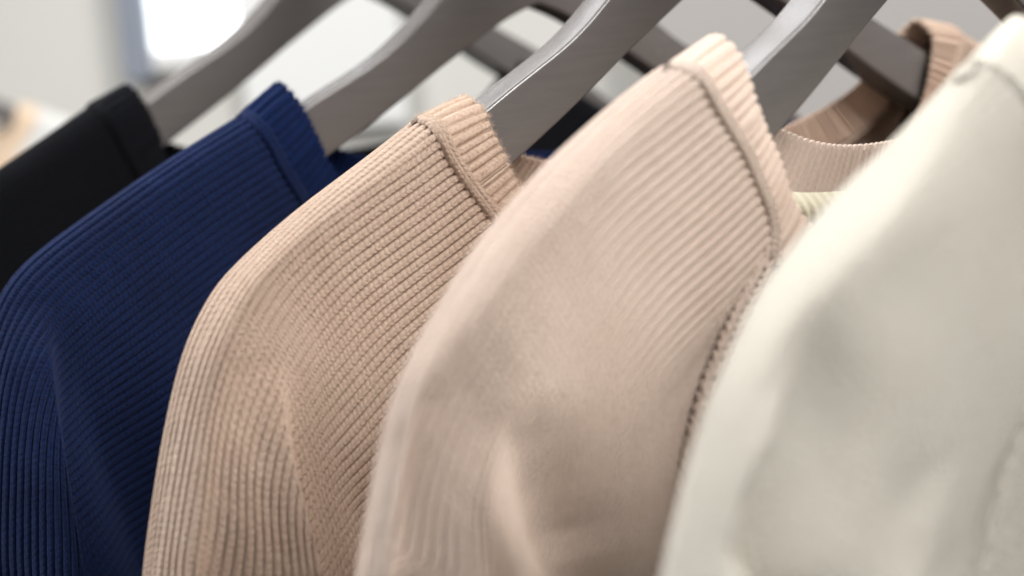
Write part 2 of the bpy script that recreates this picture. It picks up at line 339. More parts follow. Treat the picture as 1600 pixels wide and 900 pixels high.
   [[-104.9,-9,-27.7],[-124.1,-9.5,-40],[-143.7,-10,-50.7],[-161.3,-10.5,-60.9],[-175.8,-11,-70.7],[-185.7,-11.5,-82.1],[-192.7,-11.5,-95.8],[-198,-11.5,-112.3],[-202.9,-11.5,-131],[-213.1,-10.4,-230.5],[-215.6,-9.2,-330]],
   [[-98.6,-9,-41.6],[-117,-9.5,-54.6],[-135.2,-10,-65.9],[-152.1,-10.5,-76.9],[-167.6,-11,-86.9],[-178.1,-11.5,-97.8],[-184.6,-11.5,-111],[-189.5,-11.5,-125.6],[-193.8,-11.5,-142.5],[-203.5,-10.4,-236.3],[-206,-9.2,-330]],
   [[-93.6,-9,-55.6],[-111,-9.5,-69.9],[-127.6,-10,-81.8],[-144.4,-10.5,-92.7],[-159,-11,-103.1],[-169.4,-11.5,-114.6],[-175.9,-11.5,-126.8],[-180.6,-11.5,-141.6],[-184.5,-11.5,-158.9],[-193.3,-10.4,-244.5],[-195.4,-9.2,-330]],
   [[-98.2,-9,-79.4],[-111.5,-9.5,-92.8],[-125.4,-10,-103.8],[-139,-10.5,-114.7],[-150.9,-11,-124.9],[-160.2,-11.5,-135.4],[-166.8,-11.5,-147.7],[-171.1,-11.5,-160.6],[-174.5,-11.5,-176],[-183.1,-10.4,-253],[-185.3,-9.2,-330]],
   [[-102.9,-9,-103.2],[-111.9,-9.5,-115.8],[-123.2,-10,-125.8],[-133.6,-10.5,-136.6],[-142.8,-11,-146.6],[-150.9,-11.5,-156.3],[-157.7,-11.5,-168.7],[-161.6,-11.5,-179.6],[-164.5,-11.5,-193.2],[-173,-10.4,-261.6],[-175.1,-9.2,-330]],
   [[-107.5,-9,-126.9],[-112.4,-9.5,-138.7],[-121,-10,-147.7],[-128.3,-10.5,-158.6],[-134.7,-11,-168.4],[-141.7,-11.5,-177.2],[-148.7,-11.5,-189.7],[-152,-11.5,-198.6],[-154.5,-11.5,-210.3],[-162.8,-10.4,-270.1],[-164.9,-9.2,-330]]],
  folds=[],
  rim=[[-100.6,0,4.2],[-98.6,-4,2],[-96.5,-7,-4.7],[-92.6,-8,-15.8],[-89.1,-9,-27],[-66,-12,-52],[-38,-14,-64],[0,-15,-69]],
  rimback=[[-94,5,-8],[-75,8,-20],[-40,8,-28],[0,8,-30]],
  seam=[[-116,0,-1.6],[-112.9,-4,-4.1],[-109.4,-7,-14.2],[-103.8,-8,-27.8],[-98.6,-9,-41.6],[-94.2,-10,-55.5],[-60,-13,-74],[0,-15,-88]],
  seamback=[[-106,6,-17],[-82,8,-34],[-45,9,-41],[0,9,-42]],
 ),
 'cream': dict(y=-0.155, rot=0.05, tilt=0.02,
  rows=[[[-108.6,-0,-8.7],[-123.1,-0,-16.8],[-136.8,0,-24.1],[-151.2,-0,-31.3],[-164.6,0,-38.2],[-176.9,-0,-47],[-186.1,-0,-57.2],[-193.9,0,-69.6],[-200.6,0,-82.9],[-212.6,0,-206.5],[-214.6,0,-330]],
   [[-103.5,-9,-18.2],[-124,-9.5,-25.9],[-142.8,-10,-32.9],[-156.2,-8.8,-40],[-166.4,-7.3,-47.3],[-173.6,-5.5,-56.1],[-181.1,-5.5,-65.4],[-187.1,-5.5,-74.9],[-192.9,-5.5,-86.4],[-204.9,-5,-208.2],[-206.9,-4.4,-330]],
   [[-91.6,-9,-29.5],[-112.1,-9.5,-38.3],[-131,-10,-46.4],[-147.1,-10,-53],[-159.5,-9.7,-59.7],[-168.6,-9,-68],[-174.3,-9,-75.5],[-178.4,-9,-82.2],[-182.3,-9,-90],[-194.3,-8.1,-210],[-196.3,-7.2,-330]],
   [[-81.8,-9,-42.5],[-102,-9.5,-51.8],[-120.7,-10,-59.8],[-137.3,-10.5,-65.8],[-151.6,-11,-71.4],[-163.1,-11.5,-76.9],[-167.9,-11.5,-82.5],[-169.9,-11.5,-87.6],[-171.6,-11.5,-95.1],[-180.2,-10.4,-212.5],[-182.4,-9.2,-330]],
   [[-79.9,-9,-54.8],[-95.2,-9.5,-64.7],[-110.9,-10,-73.8],[-126.1,-10.5,-80.4],[-140,-11,-85.4],[-150.5,-11.5,-89.7],[-155.4,-11.5,-94.2],[-158.8,-11.5,-99.1],[-160.7,-11.5,-104.4],[-172.7,-10.4,-217.2],[-174.7,-9.2,-330]],
   [[-101,-9,-68.2],[-111.5,-9.5,-77],[-120.3,-10,-84.6],[-129.3,-10.5,-91.7],[-136.6,-11,-97.4],[-141.8,-11.5,-101.9],[-145.9,-11.5,-105.6],[-149.2,-11.5,-109.4],[-152.2,-11.5,-114.4],[-164.2,-10.4,-222.2],[-166.2,-9.2,-330]],
   [[-116.3,-9,-86.8],[-121.2,-9.5,-91.9],[-125.6,-10,-97],[-129.7,-10.5,-102],[-133.6,-11,-107.1],[-137,-11.5,-110.9],[-140.1,-11.5,-114.9],[-143.1,-11.5,-118.9],[-145.4,-11.5,-123],[-157.4,-10.4,-226.5],[-159.4,-9.2,-330]],
   [[-128.4,-9,-102.7],[-131.4,-9.5,-106.8],[-134.2,-10,-110.9],[-137,-10.5,-114.9],[-140.2,-11,-118.7],[-142.4,-11.5,-121.6],[-144.2,-11.5,-124.7],[-146.7,-11.5,-127.6],[-148.7,-11.5,-130.5],[-160.7,-10.4,-230.3],[-162.7,-9.2,-330]],
   [[-140.4,-9,-118.6],[-141.6,-9.5,-121.7],[-142.8,-10,-124.8],[-144.3,-10.5,-127.8],[-146.9,-11,-130.4],[-147.8,-11.5,-132.3],[-148.4,-11.5,-134.5],[-150.3,-11.5,-136.2],[-152,-11.5,-138],[-164,-10.4,-234],[-166,-9.2,-330]],
   [[-152.5,-9,-134.5],[-151.8,-9.5,-136.6],[-151.5,-10,-138.7],[-151.6,-10.5,-140.6],[-153.6,-11,-142],[-153.2,-11.5,-143],[-152.6,-11.5,-144.3],[-153.9,-11.5,-144.9],[-155.3,-11.5,-145.6],[-167.3,-10.4,-237.8],[-169.3,-9.2,-330]]],
  folds=[[[[-177.9,-46.1,0],[-182,-55.4,6],[-189.5,-63.3,13],[-196.7,-70.8,19],[-201.7,-78.6,23],[-201.7,-330,13.8]],11,5],[[[-191.3,-35.4,0],[-191,-43.9,-4],[-191,-54.6,-8],[-192.3,-65,-9],[-194.4,-75.2,-9],[-197.1,-85.2,-9],[-197.1,-330,-5.4]],5,11],[[[-192.7,-65.2,0],[-198.9,-72.4,4],[-204.6,-80.5,7],[-204.6,-330,4.2]],6,6],[[[-155.5,-69.7,0],[-153.8,-80.8,-2.5],[-153,-89.5,-4],[-152.7,-98.2,-5],[-152.7,-330,-3]],9,12],[[[-140.4,-76.8,0],[-148.2,-86.2,4],[-154.6,-95.7,7],[-154.6,-330,4.2]],10,9]],
  rim=[[-88.8,0,1.7],[-89.8,-6,-1.2],[-88.3,-9,-9.4],[-81.7,-10,-20.2],[-73.4,-11,-32.9],[-45,-14,-62],[-22,-15,-70],[0,-15,-73]],
  rimback=[[-78,5,-6],[-62,8,-18],[-34,8,-25],[0,8,-27]],
  seam=[[-110.5,-0,-8.6],[-110.4,-6,-11.6],[-106.8,-10,-18.2],[-99.4,-12,-28.9],[-89.9,-12,-41.6],[-83.7,-12,-51.4],[-45,-15,-80],[0,-15,-88]],
  seamback=[[-98,6,-16],[-74,9,-33],[-42,9,-40],[0,9,-42]],
 ),
}


# ------------------------------------------------------------------ the room behind
FWD = Vector((-CAM_ROT[0][2], -CAM_ROT[1][2], 0)).normalized()
RGT = Vector((CAM_ROT[0][0], CAM_ROT[1][0], 0)).normalized()
BASE = Vector((CAM_LOC[0], CAM_LOC[1], 0))
def room(d, r, z):
    return BASE + FWD * d + RGT * r + Vector((0, 0, z))
ROOM_ANGLE = math.atan2(RGT.y, RGT.x)

def box_bm(bm, x0, x1, y0, y1, z0, z1):
    m = bmesh.ops.create_cube(bm, size=1.0)
    for v in m['verts']:
        v.co = Vector((x0 + (v.co.x + .5) * (x1 - x0), y0 + (v.co.y + .5) * (y1 - y0), z0 + (v.co.z + .5) * (z1 - z0)))

def bm_obj(name, bm, mat, parent=None, bevel=0.0, smooth=False, segs=2):
    if bevel:
        bmesh.ops.bevel(bm, geom=list(bm.edges), offset=bevel, segments=segs, affect='EDGES', profile=0.5)
    bmesh.ops.recalc_face_normals(bm, faces=bm.faces)
    me = bpy.data.meshes.new(name)
    bm.to_mesh(me); bm.free()
    return link(name, me, mat, parent, smooth)

WALL_D = 1.55
wall_mat = plain('wall_paint', srgb(208, 206, 200), 0.9, 0, 0.02, 3, 0.2).m
bm = bmesh.new()
box_bm(bm, -2.2, 2.6, 0, 0.12, -1.35, 1.3)
wall = bm_obj('wall', bm, wall_mat)
wall.location = room(WALL_D, 0, 0); wall.rotation_euler = (0, 0, ROOM_ANGLE)
tag(wall, kind='structure')
bm = bmesh.new()
box_bm(bm, -2.2, 2.6, -2.6, -0.001, -1.40, -1.35)
fl = bm_obj('floor', bm, plain('floor_tile', srgb(92, 84, 78), 0.5, 0, 0.05, 4).m)
fl.location = room(WALL_D, 0, 0); fl.rotation_euler = (0, 0, ROOM_ANGLE)
tag(fl, kind='structure')

bm = bmesh.new()
box_bm(bm, 0.14, 2.6, -0.06, -0.001, -1.35, 1.3)
pt = bm_obj('dim_wall_panel', bm, plain('dim_wall_grey', srgb(176, 172, 168), 0.85, 0, 0.02, 3, 0.2).m)  # added panel, its darker grey stands in for dimmer light on the wall
pt.location = room(WALL_D, 0, 0); pt.rotation_euler = (0, 0, ROOM_ANGLE)
tag(pt, kind='structure')

# window (bright pane, blue grey frame)
win = empty('window', room(WALL_D, 0, 0) , ROOM_ANGLE)
tag(win, 'bright window with blue-grey frame on the pale wall behind the black sweater', 'window')
WX0, WX1, WZ0, WZ1 = -0.325, -0.24, 0.038, 0.75
k = NT('lit_glass')
k.b.inputs['Base Color'].default_value = (0.9, 0.95, 1, 1)
k.b.inputs['Emission Color'].default_value = (0.95, 0.98, 1, 1)
k.b.inputs['Emission Strength'].default_value = 2.2
bm = bmesh.new(); box_bm(bm, WX0, WX1, -0.012, -0.006, WZ0, WZ1)
bm_obj('pane', bm, k.m, win)
fm = plain('blue_grey_paint', srgb(128, 134, 146), 0.5, 0, 0.04, 6).m
F = 0.028
bm = bmesh.new(); box_bm(bm, WX0, WX1 - 0.001, -0.026, -0.002, WZ0 - 0.02, WZ0)
white_gloss = plain('white_gloss', srgb(228, 228, 226), 0.4, 0, 0.02, 6).m
bm_obj('sill', bm, white_gloss, win, bevel=0.003)
bm = bmesh.new(); box_bm(bm, WX1, WX1 + 0.155, -0.024, -0.002, WZ0 - 0.09, WZ1 + F)
bm_obj('bright_wall_panel', bm, white_gloss, win, bevel=0.003)  # added white panel, stands in for the brighter lit stretch of wall
for (x0, x1, z0, z1) in ((WX0 - F, WX0, WZ0 - F, WZ1 + F), (WX0, WX1, WZ1, WZ1 + F)):
    bm = bmesh.new(); box_bm(bm, x0, x1, -0.03, -0.002, z0, z1)
    bm_obj('frame', bm, fm, win, bevel=0.003)

# ------------------------------------------------------------------ hangers
TOP = [(-170, -53), (-167, -46), (-158, -40), (-130, -25), (-103, -10), (-95, -6), (-80, 1), (-70, 5.7), (-62, 10.3), (-53, 16.8), (-46, 22.2), (-38, 29.5), (-26, 38.5), (-13, 45), (0, 47)]
LOW = [(-170, -57), (-167, -61), (-158, -58), (-130, -44), (-103, -30), (-95, -25.8), (-80, -18), (-70, -12.6), (-62, -8), (-53, -2.8), (-46, 1.4), (-38, 5.8), (-26, 12.3), (-13, 19), (0, 23.5)]
def hanger_mesh(half=0.0058, rad=0.0011):
    xs = np.concatenate([np.linspace(-170, -167, 5)[:-1], np.linspace(-167, 0, 70)])
    tx, tz = np.array(TOP).T; lx, lz = np.array(LOW).T
    def smooth(x, px, pz):
        B = nspline(px, x)
        r = B @ pz
        for _ in range(6): r[1:-1] = .5 * r[1:-1] + .25 * (r[:-2] + r[2:])
        return r
    zt = np.interp(xs, tx, tz); zl = np.interp(xs, lx, lz)
    zt = np.where(xs > -162, smooth(xs, tx, tz), zt); zl = np.where(xs > -162, smooth(xs, lx, lz), zl)
    xs = np.concatenate([xs, -xs[::-1][1:]]); zt = np.concatenate([zt, zt[::-1][1:]]); zl = np.concatenate([zl, zl[::-1][1:]])
    xs, zt, zl = xs / 1000, zt / 1000, zl / 1000
    ring = []
    for cx, cz, a0 in ((1, 1, 0), (-1, 1, 90), (-1, -1, 180), (1, -1, 270)):
        for a in np.radians(a0 + np.array([0, 22.5, 45, 67.5, 90])):
            ring.append((cx, cz, math.cos(a), math.sin(a)))
    P = np.zeros((len(ring), len(xs), 3))
    for i, (cx, cz, ca, sa) in enumerate(ring):
        P[i, :, 0] = xs
        P[i, :, 1] = -(cx * (half - rad) + ca * rad)
        mid = (zt + zl) / 2; hh = (zt - zl) / 2
        r = np.minimum(rad, hh * .9)
        P[i, :, 2] = mid + cz * (hh - r) + sa * r
    me = grid_mesh('hanger_body', P, close_v=True)
    bm = bmesh.new(); bm.from_mesh(me)
    be = [e for e in bm.edges if e.is_boundary]
    bmesh.ops.holes_fill(bm, edges=be, sides=0)
    bmesh.ops.recalc_face_normals(bm, faces=bm.faces)
    bm.to_mesh(me); bm.free()
    return me

def tube(path, r, n=10):
    path = np.array(path, float)
    T = np.gradient(path, axis=0); T /= np.linalg.norm(T, axis=1, keepdims=True)
    ref = np.array([0, 1, 0.0])
    A = np.cross(T, ref); A /= np.linalg.norm(A, axis=1, keepdims=True)
    Bn = np.cross(T, A)
    a = np.linspace(0, 2 * np.pi, n, endpoint=False)
    P = path[None] + r * (np.cos(a)[:, None, None] * A[None] + np.sin(a)[:, None, None] * Bn[None])
    return P

def hook_mesh():
    pts = [(0, 0, 0.045), (0, 0, 0.068)]
    for a in np.radians(np.linspace(-90, 170, 24)):
        pts.append((0.0 + 0.018 * math.cos(a), 0, 0.086 + 0.018 * math.sin(a)))
    return grid_mesh('hook', tube(pts, 0.0017), close_v=True)

hang_me = hanger_mesh(); hook_me = hook_mesh()
hang_me.materials.append(HM); hook_me.materials.append(CHROME)
for me in (hang_me, hook_me):
    me.polygons.foreach_set('use_smooth', [True] * len(me.polygons))
HL = {
 'black': 'taupe hanger holding the black sweater, farthest of the row',
 'navy': 'taupe hanger holding the navy sweater',
 'tan': 'taupe hanger with bright top edge, holding the sharp tan sweater',
 'pale': 'taupe hanger holding the pale pinkish-beige sweater',
 'cream': 'taupe hanger inside the blurred cream sweater at right',
}
for n, g in GARMENTS.items():
    hx, hz = {'black': (0.015, 0.012), 'navy': (0, -0.003)}.get(n, (0, 0))
    h = empty('clothes_hanger', (hx, g['y'], hz), g['rot'])
    h.rotation_euler = (0, -g['tilt'] * 0.3, g['rot'])
    tag(h, HL[n], 'hanger', 'taupe hangers on the rail')
    if n == 'cream': h.scale = (0.9, 1, 1)
    for nm, me in (('hanger_body', hang_me), ('hook', hook_me)):
        o = bpy.data.objects.new(nm, me); C.objects.link(o); o.parent = h

ry = np.linspace(-0.45, 0.75, 24)
rp = np.stack([np.zeros(24), ry, np.full(24, 0.0905)], -1)
ra = np.linspace(0, 2 * np.pi, 20, endpoint=False)
RP = rp[None] + 0.011 * np.stack([np.cos(ra)[:, None] * np.ones(24), np.zeros((20, 24)), np.sin(ra)[:, None] * np.ones(24)], -1)
rail = link('clothes_rail', grid_mesh('clothes_rail', RP, close_v=True), CHROME)
tag(rail, 'steel clothes rail carrying the row of taupe hangers', 'rail')

# ------------------------------------------------------------------ sweaters
WALE = 0.0027
STITCH = 0.0017

def mirror(P, tilt):
    Q = P.copy()
    Q[..., 2] += 2 * tilt * np.abs(Q[..., 0])
    Q[..., 0] *= -1
    return Q

def sleeve(rows, folds, per_rib, nu, seed, amp, back=0.6, bumpy=0.0006, rim=False, soft=False, tuck=0.0025):
    R = np.array(rows) / 1000.0                      # (nr, K, 3)
    nr, K = R.shape[:2]
    kn = np.concatenate([[0], np.cumsum(np.linalg.norm(np.diff(R, axis=1), axis=-1).mean(0))])
    u = np.concatenate([np.linspace(-tuck, kn[-3], nu), np.linspace(kn[-3], kn[-1], nu // 4)[1:]])
    Bu = nspline(kn, u)
    H = R[..., 1].copy()
    tk = np.linspace(0, 1, K)
    H[0] = H[1]
    top0 = 1.7 if soft else 0.9
    v0 = top0 + ((0.4 - top0) if rim else 1.3) * np.clip((np.linspace(0, 1, len(u)) - 0.15) / 0.45, 0, 1)
    def evaluate(v, Bu):
        Bv = spline_matrix(nr, v)
        P = np.einsum('vr,rkc,uk->vuc', Bv, R, Bu)
        q = np.clip(v[:, None] / v0[None, : Bu.shape[0]], 0, 1)
        P[..., 1] = (Bv @ H @ Bu.T) * np.sqrt(np.maximum(1 - (1 - q) ** 2.0, 0))
        return P
    # wales are spaced by the real length across the cloth, folds and rounded ridge included
    vd = np.linspace(0, nr - 1, 1000)
    D = evaluate(vd, Bu)
    nz = smooth_noise(D.shape[:2], (5, 8), seed)
    D[..., 1] += nz * bumpy * np.clip(vd, 0, 1)[:, None]
    D[..., 1] -= fold_height(D[..., 0], D[..., 2], folds) * np.clip(vd / 0.35, 0, 1)[:, None]
    D[..., 1] = np.minimum(D[..., 1], 0.005)
    sc = np.concatenate([np.zeros((1, len(u))), np.cumsum(np.linalg.norm(np.diff(D, axis=0), axis=-1), 0)])
    for _ in range(60):
        sc[:, 1:-1] = .5 * sc[:, 1:-1] + .25 * (sc[:, :-2] + sc[:, 2:])
    ncl = int(nu * 0.8)
    tot = int(np.percentile(sc[-1, :ncl], 85) / WALE)
    # rib profile: flat top, narrow deep groove
    gx = np.array([0, .09, .18, .3, .5, .7, .82, .91]); gz = np.array([-1, -.55, -.18, -.04, 0, -.04, -.18, -.55])
    if per_rib < 8: gx, gz = gx[::2], gz[::2]
    wv = np.concatenate([(np.arange(tot)[:, None] + gx[None]).ravel(), [tot]]); nv = len(wv)
    gz = np.concatenate([np.tile(gz, tot), [-1]])
    P = np.empty((nv, len(u), 3)); V2 = np.empty((nv, len(u)))
    for j in range(len(u)):
        V2[:, j] = np.interp(wv * WALE, sc[:, j], vd)
        for c in range(3):
            P[:, j, c] = np.interp(V2[:, j], vd, D[:, j, c])
    Pb = P[1:].copy()
    vb = np.clip(V2[1:] / 1.6, 0, 1)
    Pb[..., 1] = 0.012 * np.sqrt(np.maximum(1 - (1 - vb) ** 2, 0)) * np.ones(len(u))[None]
    Q = np.concatenate([Pb[::-1], P], 0)
    vv = np.concatenate([-wv[1:][::-1], wv]); prof = np.concatenate([gz[1:][::-1], gz]); prof[nv - 1] = -0.3
    N = normals(Q)
    # outward: front side must point to -y
    mid = Q.shape[0] * 3 // 4
    if N[mid, :, 1].mean() > 0: N = -N
    wob = 1 + 0.15 * smooth_noise(Q.shape[:2], (40, 60), seed + 7)
    Q = Q + N * (amp * prof[:, None] * wob)[..., None]
    L = np.concatenate([np.zeros((Q.shape[0], 1)), np.cumsum(np.linalg.norm(np.diff(Q, axis=1), axis=-1), 1)], 1)
    # a common stitch count along the wales keeps courses lined up
    L = 0.5 * L + 0.5 * L[len(L) * 3 // 4][None]
    UV = np.stack([L / STITCH, np.broadcast_to(vv[:, None] + 500.0, L.shape)], -1)
    return Q, UV, R, wv

def fold_height(X, Z, folds):
    """hanging folds: ridge lines x(z) with a height and two half widths (m)"""
    F = np.zeros_like(X)
    for line, sl, sr in folds:
        a = np.array(line) / 1000.0
        a = a[np.argsort(a[:, 1])]
        xl = np.interp(Z, a[:, 1], a[:, 0]); am = np.interp(Z, a[:, 1], a[:, 2])
        top = a[-1, 1]
        am = am * np.clip(1 - (Z - top) / 0.012, 0, 1)
        am = am * np.abs(am) / (np.abs(am) + 0.003)
        d = X - xl
        F += am * np.exp(-(d / np.where(d < 0, sl, sr) * 1000) ** 2)
    return F

def loop_curve(front, back, tilt, n):
    f = np.array(front) / 1000.0; b = np.array(back) / 1000.0
    far_f = mirror(f[:-1][::-1], tilt); far_b = mirror(b[:-1], tilt)
    # near ridge -> front -> far ridge -> back -> (near ridge)
    cf = f[-1:]; cb = b[-1:].copy()
    cb2 = b[-1:]
    ctrl = np.concatenate([f[:-1], cf, far_f, far_b, cb2, b[:-1][::-1]])
    m = len(ctrl)
    t = np.linspace(0, m, n * 6, endpoint=False)
    P = spline_matrix(m, t, True) @ ctrl
    return P, ctrl

def resample_pair(A, B, n):
    """loop A resampled by mean arclength, B by the same parameter"""
    Am = (A + B) / 2
    seg = np.linalg.norm(np.diff(np.vstack([Am, Am[:1]]), axis=0), axis=1)
    s = np.concatenate([[0], np.cumsum(seg)])
    tot = s[-1]
    tt = np.linspace(0, tot, n, endpoint=False)
    f = lambda X: np.stack([np.interp(tt, s, np.append(X[:, c], X[0, c])) for c in range(3)], -1)
    return f(A), f(B), tot

def smooth_loop(P, it):
    for _ in range(it):
        P = 0.5 * P + 0.25 * (np.roll(P, 1, 0) + np.roll(P, -1, 0))
    return P

def collar(E, Sm, pitch, per, amp, thick=0.0016):
    """folded rib band between seam loop Sm and rim loop E"""
    _, _, tot = resample_pair(E, Sm, 200)
    ribs = int(round(tot / pitch))
    n = ribs * per
    E, Sm, tot = resample_pair(E, Sm, n)
    T = np.roll(E, -1, 0) - np.roll(E, 1, 0)
    T /= np.linalg.norm(T, axis=1, keepdims=True)
    W = E - Sm
    wl = np.linalg.norm(W, axis=1, keepdims=True)
    W = W / wl
    N = np.cross(T, W); N /= np.linalg.norm(N, axis=1, keepdims=True)
    ctr = E.mean(0)
    if (N * (E - ctr)).sum() < 0: N = -N
    N = smooth_loop(N, 10 * per); N /= np.linalg.norm(N, axis=1, keepdims=True)
    rr = np.random.default_rng(11).normal(size=ribs) * 0.16
    wp = np.interp(np.arange(n) / per, np.arange(ribs + 1), np.append(rr, rr[0]))
    ph = 1 + np.interp((np.arange(n) / per + wp) % 1, [0, .1, .2, .32, .5, .68, .8, .9, 1], [-1, -.6, -.2, -.04, 0, -.04, -.2, -.6, -1])
    sec = []                                    # (along W fraction, W offset, N offset, dirW, dirN, v)
    ns = 12
    for i in range(ns):
        q = i / (ns - 1)
        sec.append((q, -thick / 2 * q, thick / 2 * (1 + 0.5 * math.sin(math.pi * q)), 0, 1))
    for a in np.radians([70, 45, 20, 0, -20, -45, -70]):
        sec.append((1, -thick / 2 + thick / 2 * math.cos(a), thick / 2 * math.sin(a), math.cos(a), math.sin(a)))
    for i in range(ns):
        q = 1 - i / (ns - 1)
        sec.append((q, -thick / 2 * q, -thick / 2, 0, -1))
    P = np.zeros((len(sec), n, 3)); UV = np.zeros((len(sec), n, 2))
    acc = 0; prev = None
    wob = 1 + 0.25 * np.interp(np.arange(n), np.arange(0, n + per, per), np.random.default_rng(3).normal(size=len(np.arange(0, n + per, per))))
    for j, (q, ow, on, dw, dn) in enumerate(sec):
        d = amp * (ph - 1) * wob
        P[j] = Sm + W * (wl * q + ow) + N * on + W * (dw * d)[:, None] + N * (dn * d)[:, None]
        if prev is not None: acc += np.linalg.norm(P[j] - prev, axis=1).mean()
        prev = P[j]
        UV[j, :, 0] = acc / STITCH
        UV[j, :, 1] = np.arange(n) / per
    return P, UV, N, n

def seam_ridge(Sm, E, width=0.0046, height=0.0019, n=420):
    E, Sm, tot = resample_pair(E, Sm, n)
    T = np.roll(Sm, -1, 0) - np.roll(Sm, 1, 0); T /= np.linalg.norm(T, axis=1, keepdims=True)
    W = E - Sm; W /= np.linalg.norm(W, axis=1, keepdims=True)
    N = np.cross(T, W); N /= np.linalg.norm(N, axis=1, keepdims=True)
    if (N * (Sm - Sm.mean(0))).sum() < 0: N = -N
    N = smooth_loop(N, 12); N /= np.linalg.norm(N, axis=1, keepdims=True)
    W = np.cross(N, T); W *= np.sign((W * (E - Sm)).sum(1, keepdims=True))
    W /= np.linalg.norm(W, axis=1, keepdims=True)
    qs = np.linspace(-1, 1, 13)
    hs = np.sqrt(np.maximum(1 - np.abs(qs) ** 2.6, 0)) - 0.16 * np.exp(-(qs / 0.13) ** 2)
    rng = np.random.default_rng(5)
    wob = smooth_loop(rng.normal(size=(n, 1)), 4)[:, 0]
    P = np.zeros((len(qs), n, 3)); UV = np.zeros((len(qs), n, 2))
    for j, (q, h) in enumerate(zip(qs, hs)):
        P[j] = Sm + W * (q * width / 2 + 0.0002 * wob[:, None]) + N * (h * height * (1 + 0.12 * wob[:, None]) - 0.0001)
        UV[j, :, 0] = np.arange(n) * tot / n / STITCH * 1.1
        UV[j, :, 1] = (q + 1)
    return P, UV

def panel(left, top, tilt, rib, per, nz, sgn, amp, seed):
    """body panel: left edge polyline (near raglan seam, downwards), mirrored right edge, top edge = neck seam"""
    left = np.array(left); top = np.array(top)
    seg = np.concatenate([[0], np.cumsum(np.linalg.norm(np.diff(left, axis=0), axis=1))])
    Lp = np.stack([np.interp(np.linspace(0, seg[-1], nz), seg, left[:, c]) for c in range(3)], -1)
    Rp = mirror(Lp, tilt)
    st = np.concatenate([[0], np.cumsum(np.linalg.norm(np.diff(top, axis=0), axis=1))])
    wide = np.abs(Lp[-1, 0]) * 2
    ribs = int(wide / rib); nx = ribs * per + 1
    t = np.linspace(0, 1, nx)
    Tp = np.stack([np.interp(t * st[-1], st, top[:, c]) for c in range(3)], -1)
    base0 = Lp[0] * (1 - t)[:, None] + Rp[0] * t[:, None]
    off = Tp - base0
    s = np.linspace(0, 1, nz)
    k = np.maximum(0, 1 - s * 2.2) ** 2
    P = Lp[:, None] * (1 - t)[None, :, None] + Rp[:, None] * t[None, :, None] + off[None] * k[:, None, None]
    bulge = np.sin(np.pi * t)[None] * (1 - k)[:, None] * 0.006
    P[..., 1] += sgn * bulge + smooth_noise(P.shape[:2], (5, 7), seed) * 0.0025 * np.sin(np.pi * t)[None] * (1 - k)[:, None]
    N = normals(P)
    if (N[..., 1].mean() * sgn) < 0: N = -N
    vv = t * ribs
    ph = np.abs(np.sin(np.pi * vv)) ** 0.55
    P = P + N * (amp * (ph - 1))[None, :, None]
    UV = np.stack([np.broadcast_to((s * seg[-1] / STITCH)[:, None], P.shape[:2]), np.broadcast_to(vv[None], P.shape[:2])], -1)
    return P, UV

